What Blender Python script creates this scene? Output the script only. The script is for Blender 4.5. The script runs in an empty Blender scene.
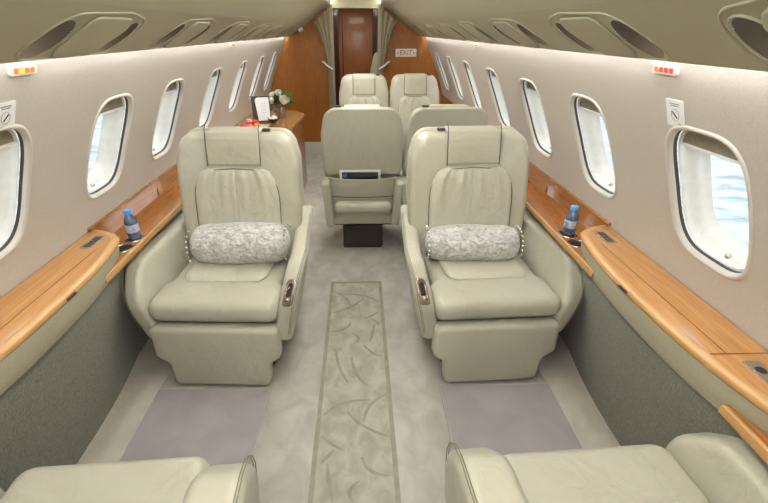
import bpy, bmesh, math, random
from mathutils import Vector, Matrix
random.seed(7)
PI = math.pi
scn = bpy.context.scene
C = scn.collection

# ------------------------------------------------------------------ materials
def srgb(r, g, b):
    def f(c):
        c /= 255.0
        return c / 12.92 if c <= .04045 else ((c + .055) / 1.055) ** 2.4
    return (f(r), f(g), f(b), 1)

def mat(name, col, rough=.5, metal=0, noise=None, bump=None, coat=0, spec=.5, sheen=0, alpha=None, trans=0):
    """noise=(scale, colour2, detail, (sx,sy,sz)), bump=(scale,strength,dist)"""
    m = bpy.data.materials.new(name); m.use_nodes = True
    nt = m.node_tree; b = nt.nodes['Principled BSDF']
    b.inputs['Base Color'].default_value = col
    b.inputs['Roughness'].default_value = rough
    b.inputs['Metallic'].default_value = metal
    b.inputs['Specular IOR Level'].default_value = spec
    b.inputs['Coat Weight'].default_value = coat
    b.inputs['Coat Roughness'].default_value = .08
    b.inputs['Sheen Weight'].default_value = sheen
    b.inputs['Transmission Weight'].default_value = trans
    tc = nt.nodes.new('ShaderNodeTexCoord')
    if noise:
        sc, c2, det, st = noise[:4]
        mp = nt.nodes.new('ShaderNodeMapping'); mp.inputs['Scale'].default_value = st
        nt.links.new(tc.outputs['Object'], mp.inputs[0])
        n = nt.nodes.new('ShaderNodeTexNoise'); n.inputs['Scale'].default_value = sc; n.inputs['Detail'].default_value = det
        n.inputs['Distortion'].default_value = noise[4] if len(noise) > 4 else 0
        nt.links.new(mp.outputs[0], n.inputs['Vector'])
        r = nt.nodes.new('ShaderNodeValToRGB')
        r.color_ramp.elements[0].position = .35; r.color_ramp.elements[1].position = .65
        r.color_ramp.elements[0].color = col; r.color_ramp.elements[1].color = c2
        nt.links.new(n.outputs['Fac'], r.inputs[0]); nt.links.new(r.outputs[0], b.inputs['Base Color'])
    if bump:
        n = nt.nodes.new('ShaderNodeTexNoise'); n.inputs['Scale'].default_value = bump[0]; n.inputs['Detail'].default_value = 3
        nt.links.new(tc.outputs['Object'], n.inputs['Vector'])
        bp = nt.nodes.new('ShaderNodeBump'); bp.inputs['Strength'].default_value = bump[1]; bp.inputs['Distance'].default_value = bump[2]
        nt.links.new(n.outputs['Fac'], bp.inputs['Height']); nt.links.new(bp.outputs[0], b.inputs['Normal'])
    return m

def emis(name, col, s):
    m = bpy.data.materials.new(name); m.use_nodes = True
    nt = m.node_tree; nt.nodes.clear()
    e = nt.nodes.new('ShaderNodeEmission'); e.inputs[0].default_value = col; e.inputs[1].default_value = s
    o = nt.nodes.new('ShaderNodeOutputMaterial'); nt.links.new(e.outputs[0], o.inputs[0])
    return m

def glass(name, tint=(1, 1, 1, 1), gl=.06):
    m = bpy.data.materials.new(name); m.use_nodes = True
    nt = m.node_tree; nt.nodes.clear()
    t = nt.nodes.new('ShaderNodeBsdfTransparent'); t.inputs[0].default_value = tint
    g = nt.nodes.new('ShaderNodeBsdfGlossy'); g.inputs['Roughness'].default_value = .03
    mx = nt.nodes.new('ShaderNodeMixShader'); mx.inputs[0].default_value = gl
    o = nt.nodes.new('ShaderNodeOutputMaterial')
    nt.links.new(t.outputs[0], mx.inputs[1]); nt.links.new(g.outputs[0], mx.inputs[2]); nt.links.new(mx.outputs[0], o.inputs[0])
    return m

def wood(name, c1, c2, sc, st, rough=.25, coat=.8, dist=1.5):
    m = mat(name, c1, rough, coat=coat, noise=(sc, c2, 6, st, dist))
    nt = m.node_tree
    r = [n for n in nt.nodes if n.type == 'VALTORGB'][0]
    r.color_ramp.elements[0].position = .25; r.color_ramp.elements[1].position = .75
    return m

M = {}
M['leather'] = mat('cream_leather', srgb(185, 181, 163), .34, noise=(5, srgb(192, 188, 171), 3, (1, 1, 1)), bump=(380, .10, .002), spec=.5)
def wrinkle(m, sc, dist):
    nt = m.node_tree; b = nt.nodes['Principled BSDF']
    old = b.inputs['Normal'].links[0].from_node
    n = nt.nodes.new('ShaderNodeTexNoise'); n.inputs['Scale'].default_value = sc; n.inputs['Detail'].default_value = 4; n.inputs['Distortion'].default_value = 1.5
    tc = [q for q in nt.nodes if q.type == 'TEX_COORD'][0]; nt.links.new(tc.outputs['Object'], n.inputs['Vector'])
    bp = nt.nodes.new('ShaderNodeBump'); bp.inputs['Strength'].default_value = .5; bp.inputs['Distance'].default_value = dist
    nt.links.new(n.outputs['Fac'], bp.inputs['Height']); nt.links.new(bp.outputs[0], old.inputs['Normal'])
wrinkle(M['leather'], 9, .012)
M['leather_lumbar'] = mat('soft_cream_leather', srgb(194, 190, 173), .38, bump=(300, .12, .002), spec=.45)
wrinkle(M['leather_lumbar'], 16, .014)
M['seam'] = mat('seat_seam', srgb(88, 82, 66), .7)
M['stitch'] = mat('grey_stitching', srgb(128, 120, 98), .7)
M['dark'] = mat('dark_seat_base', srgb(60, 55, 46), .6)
M['wall'] = mat('wall_lining', srgb(196, 189, 180), .6, noise=(160, srgb(188, 181, 172), 4, (1, 1, 1)), bump=(260, .06, .001))
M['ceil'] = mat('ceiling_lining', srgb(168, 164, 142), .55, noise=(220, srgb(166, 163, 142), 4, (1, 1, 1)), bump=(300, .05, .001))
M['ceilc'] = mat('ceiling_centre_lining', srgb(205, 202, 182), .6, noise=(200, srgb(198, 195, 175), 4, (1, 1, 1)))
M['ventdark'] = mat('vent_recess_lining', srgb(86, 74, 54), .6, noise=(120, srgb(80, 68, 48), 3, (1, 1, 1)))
M['reveal'] = mat('window_reveal_plastic', srgb(232, 232, 228), .35, noise=(40, srgb(226, 226, 221), 2, (1, 1, 1)))
M['rim'] = mat('window_rim_plastic', srgb(208, 202, 193), .4)
M['gasket'] = mat('dark_rubber_gasket', srgb(70, 62, 54), .6)
M['shade'] = mat('window_shade_cloth', srgb(150, 141, 124), .6, noise=(30, srgb(134, 125, 108), 3, (1, 1, 1)))
M['pane'] = glass('window_glass', (.97, .99, 1, 1), .05)
M['metal'] = mat('brushed_metal', srgb(205, 200, 190), .25, metal=1, noise=(60, srgb(190, 186, 178), 2, (1, 1, 1)))
M['chrome_pink'] = mat('polished_control_bezel', srgb(196, 178, 168), .2, metal=1)
M['black'] = mat('black_plastic', srgb(30, 27, 26), .35)
M['ledge'] = wood('honey_ledge_veneer', srgb(194, 144, 88), srgb(170, 118, 62), 7, (6, .5, 6), .22)
M['ledge_edge'] = wood('golden_edge_band', srgb(204, 158, 100), srgb(186, 136, 78), 9, (6, .6, 6), .18)
M['ledge_dark'] = wood('amber_back_ledge_veneer', srgb(176, 118, 60), srgb(146, 90, 40), 8, (5, .6, 5), .22)
M['groove'] = mat('veneer_groove', srgb(110, 66, 32), .6)
M['bulk'] = wood('figured_amber_bulkhead_veneer', srgb(170, 106, 42), srgb(144, 84, 30), 5, (9, 9, .9), .3, .7, 2)
M['door'] = wood('dark_amber_door_veneer', srgb(172, 108, 42), srgb(142, 84, 30), 5, (7, 7, .8), .45, .2, 2)
M['doorframe'] = wood('dark_door_frame_veneer', srgb(82, 36, 14), srgb(66, 28, 10), 6, (6, 6, 1), .3, .5)
M['apron'] = mat('apron_vinyl', srgb(176, 170, 148), .5, noise=(140, srgb(169, 163, 141), 3, (1, 1, 1)))
M['panel'] = mat('woven_grey_green_fabric', srgb(130, 129, 116), .95, noise=(150, srgb(104, 103, 91), 3, (1, 1.6, .6)), bump=(320, .4, .003), sheen=.2)
M['carpet'] = mat('mottled_grey_beige_carpet', srgb(194, 190, 182), .95, noise=(9, srgb(172, 167, 157), 6, (1, .7, 1), .6), bump=(420, .4, .004), sheen=.3)
M['carpet_side'] = mat('pale_side_carpet', srgb(204, 196, 184), .95, noise=(8, srgb(190, 181, 168), 5, (1, .8, 1), .6), bump=(420, .35, .004), sheen=.3)
M['runner'] = mat('woven_runner_pile', srgb(186, 182, 168), .95, noise=(14, srgb(160, 155, 139), 6, (1, .7, 1), .8), bump=(420, .4, .004), sheen=.3)
M['runner_line'] = mat('runner_border_pile', srgb(150, 145, 128), .95, noise=(20, srgb(162, 157, 141), 4, (1, 1, 1)), bump=(420, .3, .003))
M['mat'] = mat('mauve_grey_mat_pile', srgb(174, 166, 168), .95, noise=(6, srgb(163, 155, 156), 5, (1, 1, 1), .5), bump=(420, .35, .004), sheen=.3)
M['matedge'] = mat('mat_bound_edge', srgb(182, 175, 172), .8)
M['white'] = mat('white_plastic', srgb(235, 232, 226), .5)
M['paper'] = mat('white_paper', srgb(236, 236, 236), .7)
M['curtain'] = mat('grey_beige_curtain', srgb(158, 148, 124), .85, noise=(30, srgb(146, 136, 112), 3, (4, 4, .5)))
M['post'] = mat('greige_door_post', srgb(170, 162, 140), .5, noise=(30, srgb(160, 152, 130), 3, (4, 4, .4)))
M['red'] = mat('red_lettering', srgb(190, 40, 44), .5)
M['ink'] = mat('grey_print', srgb(120, 120, 118), .6)
M['sil'] = mat('crushed_silver_velvet', srgb(234, 233, 231), .34, noise=(34, srgb(168, 164, 158), 9, (1, 1.6, 1.6), 1.0), bump=(60, 1.0, .014), sheen=.6, spec=.7)
M['bead'] = mat('silver_bead', srgb(222, 218, 210), .25, metal=.6)
M['navy'] = mat('blue_water_bottle', srgb(52, 68, 98), .15, noise=(30, srgb(90, 108, 138), 3, (1, 1, 1)), coat=1)
M['cap'] = mat('sky_blue_cap', srgb(74, 150, 214), .35)
M['labelm'] = mat('pale_bottle_label', srgb(196, 200, 212), .5, noise=(60, srgb(120, 136, 172), 2, (1, 1, 1)))
M['label_blue'] = mat('label_blue_print', srgb(70, 92, 150), .5)
M['green'] = mat('leaf_green', srgb(70, 96, 44), .6, noise=(30, srgb(104, 130, 66), 3, (1, 1, 1)))
M['petal'] = mat('white_petal', srgb(240, 238, 226), .6)
M['screen'] = mat('dark_tablet_screen', srgb(34, 38, 46), .12, coat=1)
M['blue'] = mat('blue_icon', srgb(60, 110, 170), .4)
M['orange_lit'] = emis('lit_amber_symbol', (1, .16, .03, 1), 1.6)
M['red_lit'] = emis('lit_red_symbol', (1, .07, .04, 1), 1.3)
M['yellow_lit'] = emis('lit_yellow_symbol', (1, .42, .04, 1), 1.6)
M['cove'] = emis('cove_light', (1, .97, .93, 1), 40)
M['cove_low'] = emis('wall_wash_light', (1, .98, .98, 1), 20)
M['brown'] = mat('brown_leather_folder', srgb(52, 38, 34), .45)
M['vase'] = mat('silver_vase', srgb(178, 176, 170), .22, metal=.9, noise=(20, srgb(140, 138, 132), 2, (1, 1, 1)))
M['fr_red'] = mat('red_fruit', srgb(198, 62, 40), .35); M['fr_or'] = mat('orange_fruit', srgb(232, 128, 60), .4)
M['fr_ye'] = mat('yellow_fruit', srgb(226, 196, 70), .4); M['fr_gr'] = mat('green_fruit', srgb(150, 178, 62), .35)
M['fr_pk'] = mat('pink_fruit', srgb(226, 120, 120), .4)
M['base'] = mat('pale_skirting', srgb(205, 200, 188), .6)

# ------------------------------------------------------------------ helpers
def link(name, me, m=None, parent=None, smooth=True, ang=40):
    o = bpy.data.objects.new(name, me); C.objects.link(o)
    if m is not None: me.materials.append(m)
    if smooth:
        me.shade_smooth()
        try: me.set_sharp_from_angle(angle=math.radians(ang))
        except Exception: pass
    if parent is not None: o.parent = parent
    return o

def from_bm(name, bm, m=None, parent=None, smooth=True, ang=40, normals=True):
    bmesh.ops.remove_doubles(bm, verts=bm.verts, dist=1e-6)
    if normals: bmesh.ops.recalc_face_normals(bm, faces=bm.faces)
    me = bpy.data.meshes.new(name); bm.to_mesh(me); bm.free()
    return link(name, me, m, parent, smooth, ang)

def thing(name, label, cat, loc=(0, 0, 0), rz=0, group=None):
    o = bpy.data.objects.new(name, None); C.objects.link(o)
    o.location = loc; o.rotation_euler = (0, 0, rz); o.empty_display_size = .05
    o['label'] = label; o['category'] = cat
    if group: o['group'] = group
    return o
def tag(o, label, cat, group=None):
    o['label'] = label; o['category'] = cat
    if group: o['group'] = group
    return o
def struct(o): o['kind'] = 'structure'; return o

def copy_tree(o, parent=None):
    c = o.copy(); C.objects.link(c); c.parent = parent
    for ch in list(o.children): copy_tree(ch, c)
    return c

def rp(pts, seg=6):
    """polygon with rounded corners: [(x,y,r),...]"""
    out = []; n = len(pts)
    for i in range(n):
        p = Vector(pts[i][:2]); a = Vector(pts[i - 1][:2]); b = Vector(pts[(i + 1) % n][:2])
        r = pts[i][2] if len(pts[i]) > 2 else 0
        if r <= 0: out.append((p.x, p.y)); continue
        d1 = (a - p).normalized(); d2 = (b - p).normalized()
        ang = math.acos(max(-1, min(1, d1.dot(d2))))
        t = min(r / math.tan(ang / 2), (a - p).length * .48, (b - p).length * .48)
        rr = t * math.tan(ang / 2)
        c = p + (d1 + d2).normalized() * (rr / math.sin(ang / 2))
        s = p + d1 * t - c; e = p + d2 * t - c
        a0 = math.atan2(s.y, s.x); a1 = math.atan2(e.y, e.x)
        da = (a1 - a0 + PI) % (2 * PI) - PI
        for k in range(seg + 1):
            q = a0 + da * k / seg
            out.append((c.x + rr * math.cos(q), c.y + rr * math.sin(q)))
    return out

def puff_bm(bm, outline, t0, t1, r, crown=0, fn=None, both=False, k=5):
    if sum(outline[i - 1][0] * outline[i][1] - outline[i][0] * outline[i - 1][1] for i in range(len(outline))) < 0:
        outline = outline[::-1]
    # densify long edges so that bends and crowns are smooth
    dense = []
    for i in range(len(outline)):
        a = outline[i]; b = outline[(i + 1) % len(outline)]
        L = math.hypot(b[0] - a[0], b[1] - a[1]); s = max(1, int(L / .05))
        for q in range(s): dense.append((a[0] + (b[0] - a[0]) * q / s, a[1] + (b[1] - a[1]) * q / s))
    O = [Vector(p) for p in dense]; n = len(O)
    cen = sum(O, Vector((0, 0))) / n
    nrm = []
    for i in range(n):
        e1 = (O[i] - O[i - 1]); e2 = (O[(i + 1) % n] - O[i])
        n1 = Vector((-e1.y, e1.x)).normalized() if e1.length > 1e-9 else Vector((0, 0))
        n2 = Vector((-e2.y, e2.x)).normalized() if e2.length > 1e-9 else n1
        v = (n1 + n2)
        v = v.normalized() if v.length > 1e-6 else n1
        nrm.append(v / max(.5, v.dot(n1)))
    def ring(ins, w, f=1):
        return [((cen + (O[i] + nrm[i] * ins - cen) * f), w) for i in range(n)]
    R = []
    if both and crown:
        for f in (.3, .6, .85): R.append(ring(r, t0 - crown * (1 - f * f), f))
    for j in range(k + 1):
        a = PI / 2 * j / k
        R.append(ring(r * (1 - math.sin(a)), t0 + r * (1 - math.cos(a))))
    for j in range(k + 1):
        a = PI / 2 * (1 - j / k)
        R.append(ring(r * (1 - math.sin(a)), t1 - r * (1 - math.cos(a))))
    if crown:
        for f in (.85, .6, .3): R.append(ring(r, t1 + crown * (1 - f * f), f))
    fn = fn or (lambda u, v, w: (u, v, w))
    vs = [[bm.verts.new(fn(p.x, p.y, w)) for p, w in q] for q in R]
    for a, b in zip(vs, vs[1:]):
        for i in range(n):
            j = (i + 1) % n
            try: bm.faces.new((a[i], a[j], b[j], b[i]))
            except Exception: pass
    for q, rev in ((vs[0], True), (vs[-1], False)):
        w = (R[0] if rev else R[-1])[0][1]
        c = bm.verts.new(fn(cen.x, cen.y, w + ((-1 if rev else 1) * crown * .09 if (crown and (both or not rev)) else 0)))
        if crown and (both or not rev):
            for i in range(n):
                bm.faces.new((q[i], q[(i + 1) % n], c) if not rev else (q[(i + 1) % n], q[i], c))
        else:
            bm.verts.remove(c); bm.faces.new(q if not rev else q[::-1])

def puff(name, outline, t0, t1, r, m, parent, crown=0, fn=None, both=False, ang=50):
    bm = bmesh.new(); puff_bm(bm, outline, t0, t1, r, crown, fn, both)
    return from_bm(name, bm, m, parent, ang=ang)

def box_bm(bm, x0, x1, y0, y1, z0, z1, r=.0):
    if r > 0:
        puff_bm(bm, [(x0, y0), (x1, y0), (x1, y1), (x0, y1)], z0, z1, r, k=3)
    else:
        v = [bm.verts.new((x, y, z)) for z in (z0, z1) for x, y in ((x0, y0), (x1, y0), (x1, y1), (x0, y1))]
        for f in ((3, 2, 1, 0), (4, 5, 6, 7), (0, 1, 5, 4), (1, 2, 6, 5), (2, 3, 7, 6), (3, 0, 4, 7)):
            bm.faces.new([v[i] for i in f])
def box(name, x0, x1, y0, y1, z0, z1, m, parent=None, r=0):
    bm = bmesh.new(); box_bm(bm, x0, x1, y0, y1, z0, z1, r)
    return from_bm(name, bm, m, parent, ang=35)

def grid(name, nu, nv, fn, m, parent=None, closed_u=False, ang=60, bm=None, ret=False):
    own = bm is None
    if own: bm = bmesh.new()
    V = [[bm.verts.new(fn(i / nu, j / nv)) for j in range(nv + 1)] for i in range(nu + 1)]
    for i in range(nu):
        for j in range(nv):
            bm.faces.new((V[i][j], V[i + 1][j], V[i + 1][j + 1], V[i][j + 1]))
    if own: return from_bm(name, bm, m, parent, ang=ang)

def lathe_bm(bm, prof, seg=24, fn=None):
    fn = fn or (lambda x, y, z: (x, y, z))
    rings = []
    for r, z in prof:
        if r < 1e-5: rings.append([bm.verts.new(fn(0, 0, z))])
        else: rings.append([bm.verts.new(fn(r * math.cos(2 * PI * i / seg), r * math.sin(2 * PI * i / seg), z)) for i in range(seg)])
    for a, b in zip(rings, rings[1:]):
        for i in range(seg):
            j = (i + 1) % seg
            if len(a) == 1 and len(b) == 1: continue
            if len(a) == 1: bm.faces.new((a[0], b[j], b[i]))
            elif len(b) == 1: bm.faces.new((a[i], a[j], b[0]))
            else: bm.faces.new((a[i], a[j], b[j], b[i]))
def lathe(name, prof, m, parent=None, seg=24, fn=None, ang=40):
    bm = bmesh.new(); lathe_bm(bm, prof, seg, fn); return from_bm(name, bm, m, parent, ang=ang)

def tube_bm(bm, pts, r, seg=8, closed=False):
    P = [Vector(p) for p in pts]; n = len(P); rings = []
    up0 = None
    for i in range(n):
        if closed: t = (P[(i + 1) % n] - P[i - 1])
        else: t = P[min(i + 1, n - 1)] - P[max(i - 1, 0)]
        t.normalize()
        if up0 is None:
            up0 = Vector((0, 0, 1)) if abs(t.z) < .9 else Vector((1, 0, 0))
        a = (up0 - t * up0.dot(t)).normalized(); up0 = a; b = t.cross(a)
        rr = r[i] if isinstance(r, (list, tuple)) else r
        rings.append([bm.verts.new(P[i] + (a * math.cos(2 * PI * k / seg) + b * math.sin(2 * PI * k / seg)) * rr) for k in range(seg)])
    for i in range(n if closed else n - 1):
        A = rings[i]; B = rings[(i + 1) % n]
        for k in range(seg):
            l = (k + 1) % seg; bm.faces.new((A[k], A[l], B[l], B[k]))
    if not closed:
        bm.faces.new(rings[0][::-1]); bm.faces.new(rings[-1])
def tube(name, pts, r, m, parent=None, seg=8, closed=False):
    bm = bmesh.new(); tube_bm(bm, pts, r, seg, closed); return from_bm(name, bm, m, parent)

def text(name, s, size, m, mtx, parent=None, ext=.0004):
    cu = bpy.data.curves.new(name, 'FONT'); cu.body = s; cu.size = size; cu.align_x = 'CENTER'; cu.align_y = 'CENTER'; cu.extrude = ext
    t = bpy.data.objects.new(name, cu); C.objects.link(t)
    dg = bpy.context.evaluated_depsgraph_get(); dg.update()
    me = bpy.data.meshes.new_from_object(t.evaluated_get(dg)); bpy.data.objects.remove(t)
    me.transform(mtx); me.name = name
    return link(name, me, m, parent, smooth=False)

# ------------------------------------------------------------------ cabin shell
Y0, YB = -2.4, 5.8
PROF = [(0.0, 1.14), (.40, 1.15), (.62, 1.14), (.75, 1.125), (.89, 1.09), (1.085, 1.012), (1.29, .918), (1.44, .860), (1.54, .856)]
def wx(z):
    P = PROF
    for i in range(len(P) - 1):
        if z <= P[i + 1][0] or i == len(P) - 2:
            z0, x0 = P[i]; z1, x1 = P[i + 1]
            zm, xm = P[max(i - 1, 0)]; zp, xp = P[min(i + 2, len(P) - 1)]
            m0 = (x1 - xm) / (z1 - zm) if i > 0 else (x1 - x0) / (z1 - z0)
            m1 = (xp - x0) / (zp - z0) if i < len(P) - 2 else (x1 - x0) / (z1 - z0)
            h = z1 - z0; t = (z - z0) / h
            return ((2 * t**3 - 3 * t**2 + 1) * x0 + (t**3 - 2 * t**2 + t) * h * m0 + (-2 * t**3 + 3 * t**2) * x1 + (t**3 - t**2) * h * m1)
def wn(z):
    d = (wx(z + .005) - wx(z - .005)) / .01
    v = Vector((1, -d)); v.normalize(); return v   # outward (x,z)

WIN = {1: [-1.7, -1.0, -.25, .43, 1.09, 1.735, 2.37, 3.07, 3.82, 4.55, 5.3], -1: [-1.7, -1.0, -.25, .52, 1.14, 1.78, 2.38, 3.12, 3.87, 4.62, 5.36]}
WC, WA, WB = 1.088, .150, .195   # window centre height, half width, half height
CZ0, CZ1, CY = .865, 1.315, .235

NV, NH = 16, 8
def cell_rect():
    pts = []
    for j in range(NV): pts.append((CY, CZ0 + (CZ1 - CZ0) * j / NV))
    for j in range(NH): pts.append((CY - 2 * CY * j / NH, CZ1))
    for j in range(NV): pts.append((-CY, CZ1 - (CZ1 - CZ0) * j / NV))
    for j in range(NH): pts.append((-CY + 2 * CY * j / NH, CZ0))
    return pts
RECT = cell_rect()
def win_pt(th, s=1.0, sa=None):
    c, d = math.cos(th), math.sin(th)
    e = 2 / 3.6
    x = math.copysign(abs(c) ** e, c); z = math.copysign(abs(d) ** e, d)
    return x * WA * s, z * WB * s
THS = []
for (y, z) in RECT:
    THS.append(math.atan2((z - WC) / WB * .78, y / WA * .78))
def surf(side, y, z, out=0):
    n = wn(z); return (side * (wx(z) + n.x * out), y, z + n.y * out)

def make_wall(side):
    bm = bmesh.new()
    ys = [Y0]
    for yc in WIN[side]: ys += [yc - CY, yc + CY]
    ys.append(YB)
    def patch(y0, y1, z0, z1, ny, nz):
        grid('', ny, nz, lambda a, b: surf(side, y0 + (y1 - y0) * a, z0 + (z1 - z0) * b), None, bm=bm)
    for i in range(len(ys) - 1):
        y0, y1 = ys[i], ys[i + 1]
        iswin = i % 2 == 1
        patch(y0, y1, .55, CZ0, NH if iswin else 1, 6)
        patch(y0, y1, CZ1, 1.53, NH if iswin else 1, 5)
        if not iswin: patch(y0, y1, CZ0, CZ1, 1, NV)
    for yc in WIN[side]:
        rings = []
        K = 6
        for k in range(K + 1):
            t = k / K; ring = []
            for (y, z), th in zip(RECT, THS):
                wy, wz = win_pt(th)
                yy = y + (wy - y) * t; zz = z + (WC + wz - z) * t
                # a soft lip that turns into the opening
                ring.append(bm.verts.new(surf(side, yc + yy, zz, 0)))
            rings.append(ring)
        for a, b in zip(rings, rings[1:]):
            n = len(a)
            for i in range(n): bm.faces.new((a[i], a[(i + 1) % n], b[(i + 1) % n], b[i]))
    o = from_bm('wall_right' if side > 0 else 'wall_left', bm, M['wall'], normals=True, ang=60)
    return struct(o)
make_wall(1); make_wall(-1)

def win_ring_mesh(name, side, prof, m, parent, N=64, close=False):
    """prof: list of (scale, out) swept around the window outline"""
    bm = bmesh.new(); rings = []
    for s, out in prof:
        ring = []
        for i in range(N):
            a, b = win_pt(2 * PI * i / N)
            # even shrink: subtract rather than scale
            k = (1 - s) * WA
            L = math.hypot(a / WA, b / WB) or 1
            aa = a * (1 - k / WA * 1); bb = b * (1 - k / WB * 1)
            ring.append(bm.verts.new(surf(side, aa, WC + bb, out)))
        rings.append(ring)
    for a, b in zip(rings, rings[1:]):
        for i in range(N): bm.faces.new((a[i], a[(i + 1) % N], b[(i + 1) % N], b[i]))
    if close: bm.faces.new(rings[-1])
    return from_bm(name, bm, m, parent, normals=False, ang=50)

def window(side, yc, n, proto=None, shade_drop=.14):
    r = bpy.data.objects.new('window_%d' % n, None); C.objects.link(r); r['kind'] = 'structure'
    r.location = (0, yc, 0); r.empty_display_size = .05
    if proto is not None:
        for ch in proto.children:
            c = ch.copy(); C.objects.link(c); c.parent = r
        return r
    win_ring_mesh('window_rim', side, [(1.07, .0005), (1.06, -.003), (1.03, -.005), (1.0, -.003), (.98, .004), (.972, .012)], M['rim'], r)
    win_ring_mesh('window_gasket', side, [(.972, .012), (.965, .014), (.965, .022)], M['gasket'], r)
    win_ring_mesh('window_frame', side, [(.962, .024), (.93, .022), (.905, .032), (.905, .045), (.84, .055), (.81, .072), (.77, .085), (.74, .093)], M['reveal'], r)
    win_ring_mesh('window_pane', side, [(.745, .090), (.4, .090), (.1, .090)], M['pane'], r, close=True)
    # part-lowered shade: upper slice of the opening
    zb = WC + WB * .93 - shade_drop * .39
    def f(a, b):
        z = zb + (WC + WB * .945 - zb) * b
        tz = min(1, max(0, (z - WC) / (WB * .95)))
        half = WA * .925 * (1 - tz ** 3.6) ** (1 / 3.6)
        return surf(side, (a * 2 - 1) * half, z, .03 + .004 * math.sin(a * PI))
    sh = grid('window_shade', 12, 6, f, M['shade'], r)
    bar = tube('shade_pull', [surf(side, (a / 6 - .5) * 2 * WA * .86, zb, .029) for a in range(7)], .004, M['reveal'], r)
    kz = WC - WB * .83
    p = surf(side, -WA * .25 if side > 0 else -WA * .25, kz, .03)
    bm = bmesh.new(); bmesh.ops.create_icosphere(bm, subdivisions=2, radius=.0085, matrix=Matrix.Translation(p)); 
    from_bm('window_latch', bm, M['metal'], r)
    return r
n = 1
for side in (-1, 1):
    pr = None
    for yc in WIN[side]:
        o = window(side, yc, n, pr); pr = pr or o; n += 1

# floor
struct(box('floor', -1.3, 1.3, Y0, 7.2, -.05, 0, M['carpet']))
# lower fabric-covered side panels
BC, BH = 1.12, .56        # centre and half length of the bowed table sections
def bow(y):
    t = (y - BC) / BH
    if abs(t) >= 1: return None
    return .915 + .07 * abs(t) ** 3.0
def inner(y):
    t = abs((y - BC) / BH)
    return .925 + .055 * min(1, t) ** 2.4 if t < 1 else .98
def side_panel(side):
    ys = [Y0 + (YB - Y0) * i / 120 for i in range(121)]
    zs = [0, .08, .2, .35, .5, .6, .66]
    def f(a, b):
        y = Y0 + (YB - Y0) * a; z = .665 * b
        t = z / .665
        base = 1.095 + .05 * min(1, abs((y - BC) / .60)) ** 2.5
        top = inner(y) + .035
        x = base + (top - base) * t ** 1.4
        return (side * x, y, z)
    o = grid('side_panel_fabric', 160, 12, f, M['panel'])
    o.name = 'trim_1' if side < 0 else 'trim_2'
    return struct(o)
side_panel(-1); side_panel(1)
# pale carpet strips along the panels
for side in (-1, 1):
    o = box('trim_3' if side < 0 else 'trim_4', min(side * .925, side * 1.2), max(side * .925, side * 1.2), Y0, 5.6, 0, .006, M['carpet_side']); struct(o)

# long low wood ledges (z .68) with wood back-splash
def ledge(side, y0, y1, label):
    t = thing('window_ledge', label, 'ledge', group=None)
    s = side
    bm = bmesh.new(); xs = sorted((s * .955, s * 1.15))
    box_bm(bm, xs[0], xs[1], y0, y1, .655, .68, 0)
    from_bm('ledge_top', bm, M['ledge_dark'], t, ang=30)
    box('ledge_edge', min(s * .945, s * .958), max(s * .945, s * .958), y0, y1, .652, .682, M['ledge_edge'], t, r=.004)
    yb0, yb1 = (1.64, y1) if y0 > 1 else (y0, .60)
    def f(a, b):
        z = .68 + .095 * b
        return (s * (wx(z) - .012 - .004 * (1 - b)), yb0 + (yb1 - yb0) * a, z)
    grid('ledge_backsplash', 40, 4, f, M['ledge_dark'], t)
    box('backsplash_cap', min(s * (wx(.775) - .016), s * (wx(.775) + .01)), max(s * (wx(.775) - .016), s * (wx(.775) + .01)), yb0, yb1, .772, .779, M['ledge_dark'], t)
    for yy in (2.3, 3.05, 3.8, 4.55):
        if y0 < yy < y1: box('ledge_groove', min(s * (wx(.7) - .0185), s * (wx(.7) + .0)), max(s * (wx(.7) - .0185), s * wx(.7)), yy, yy + .004, .681, .77, M['groove'], t)
    return t
ledge(-1, 1.40, 3.44, 'left low amber wood ledge beside and behind the left facing seat'); ledge(1, 1.40, YB - .01, 'right low amber wood ledge running back to the bulkhead')
ledge(-1, Y0, .74, 'left low wood ledge beyond the near end of the bowed table ledge'); ledge(1, Y0, .74, 'right low wood ledge below the near end of bowed table ledge')

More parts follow.
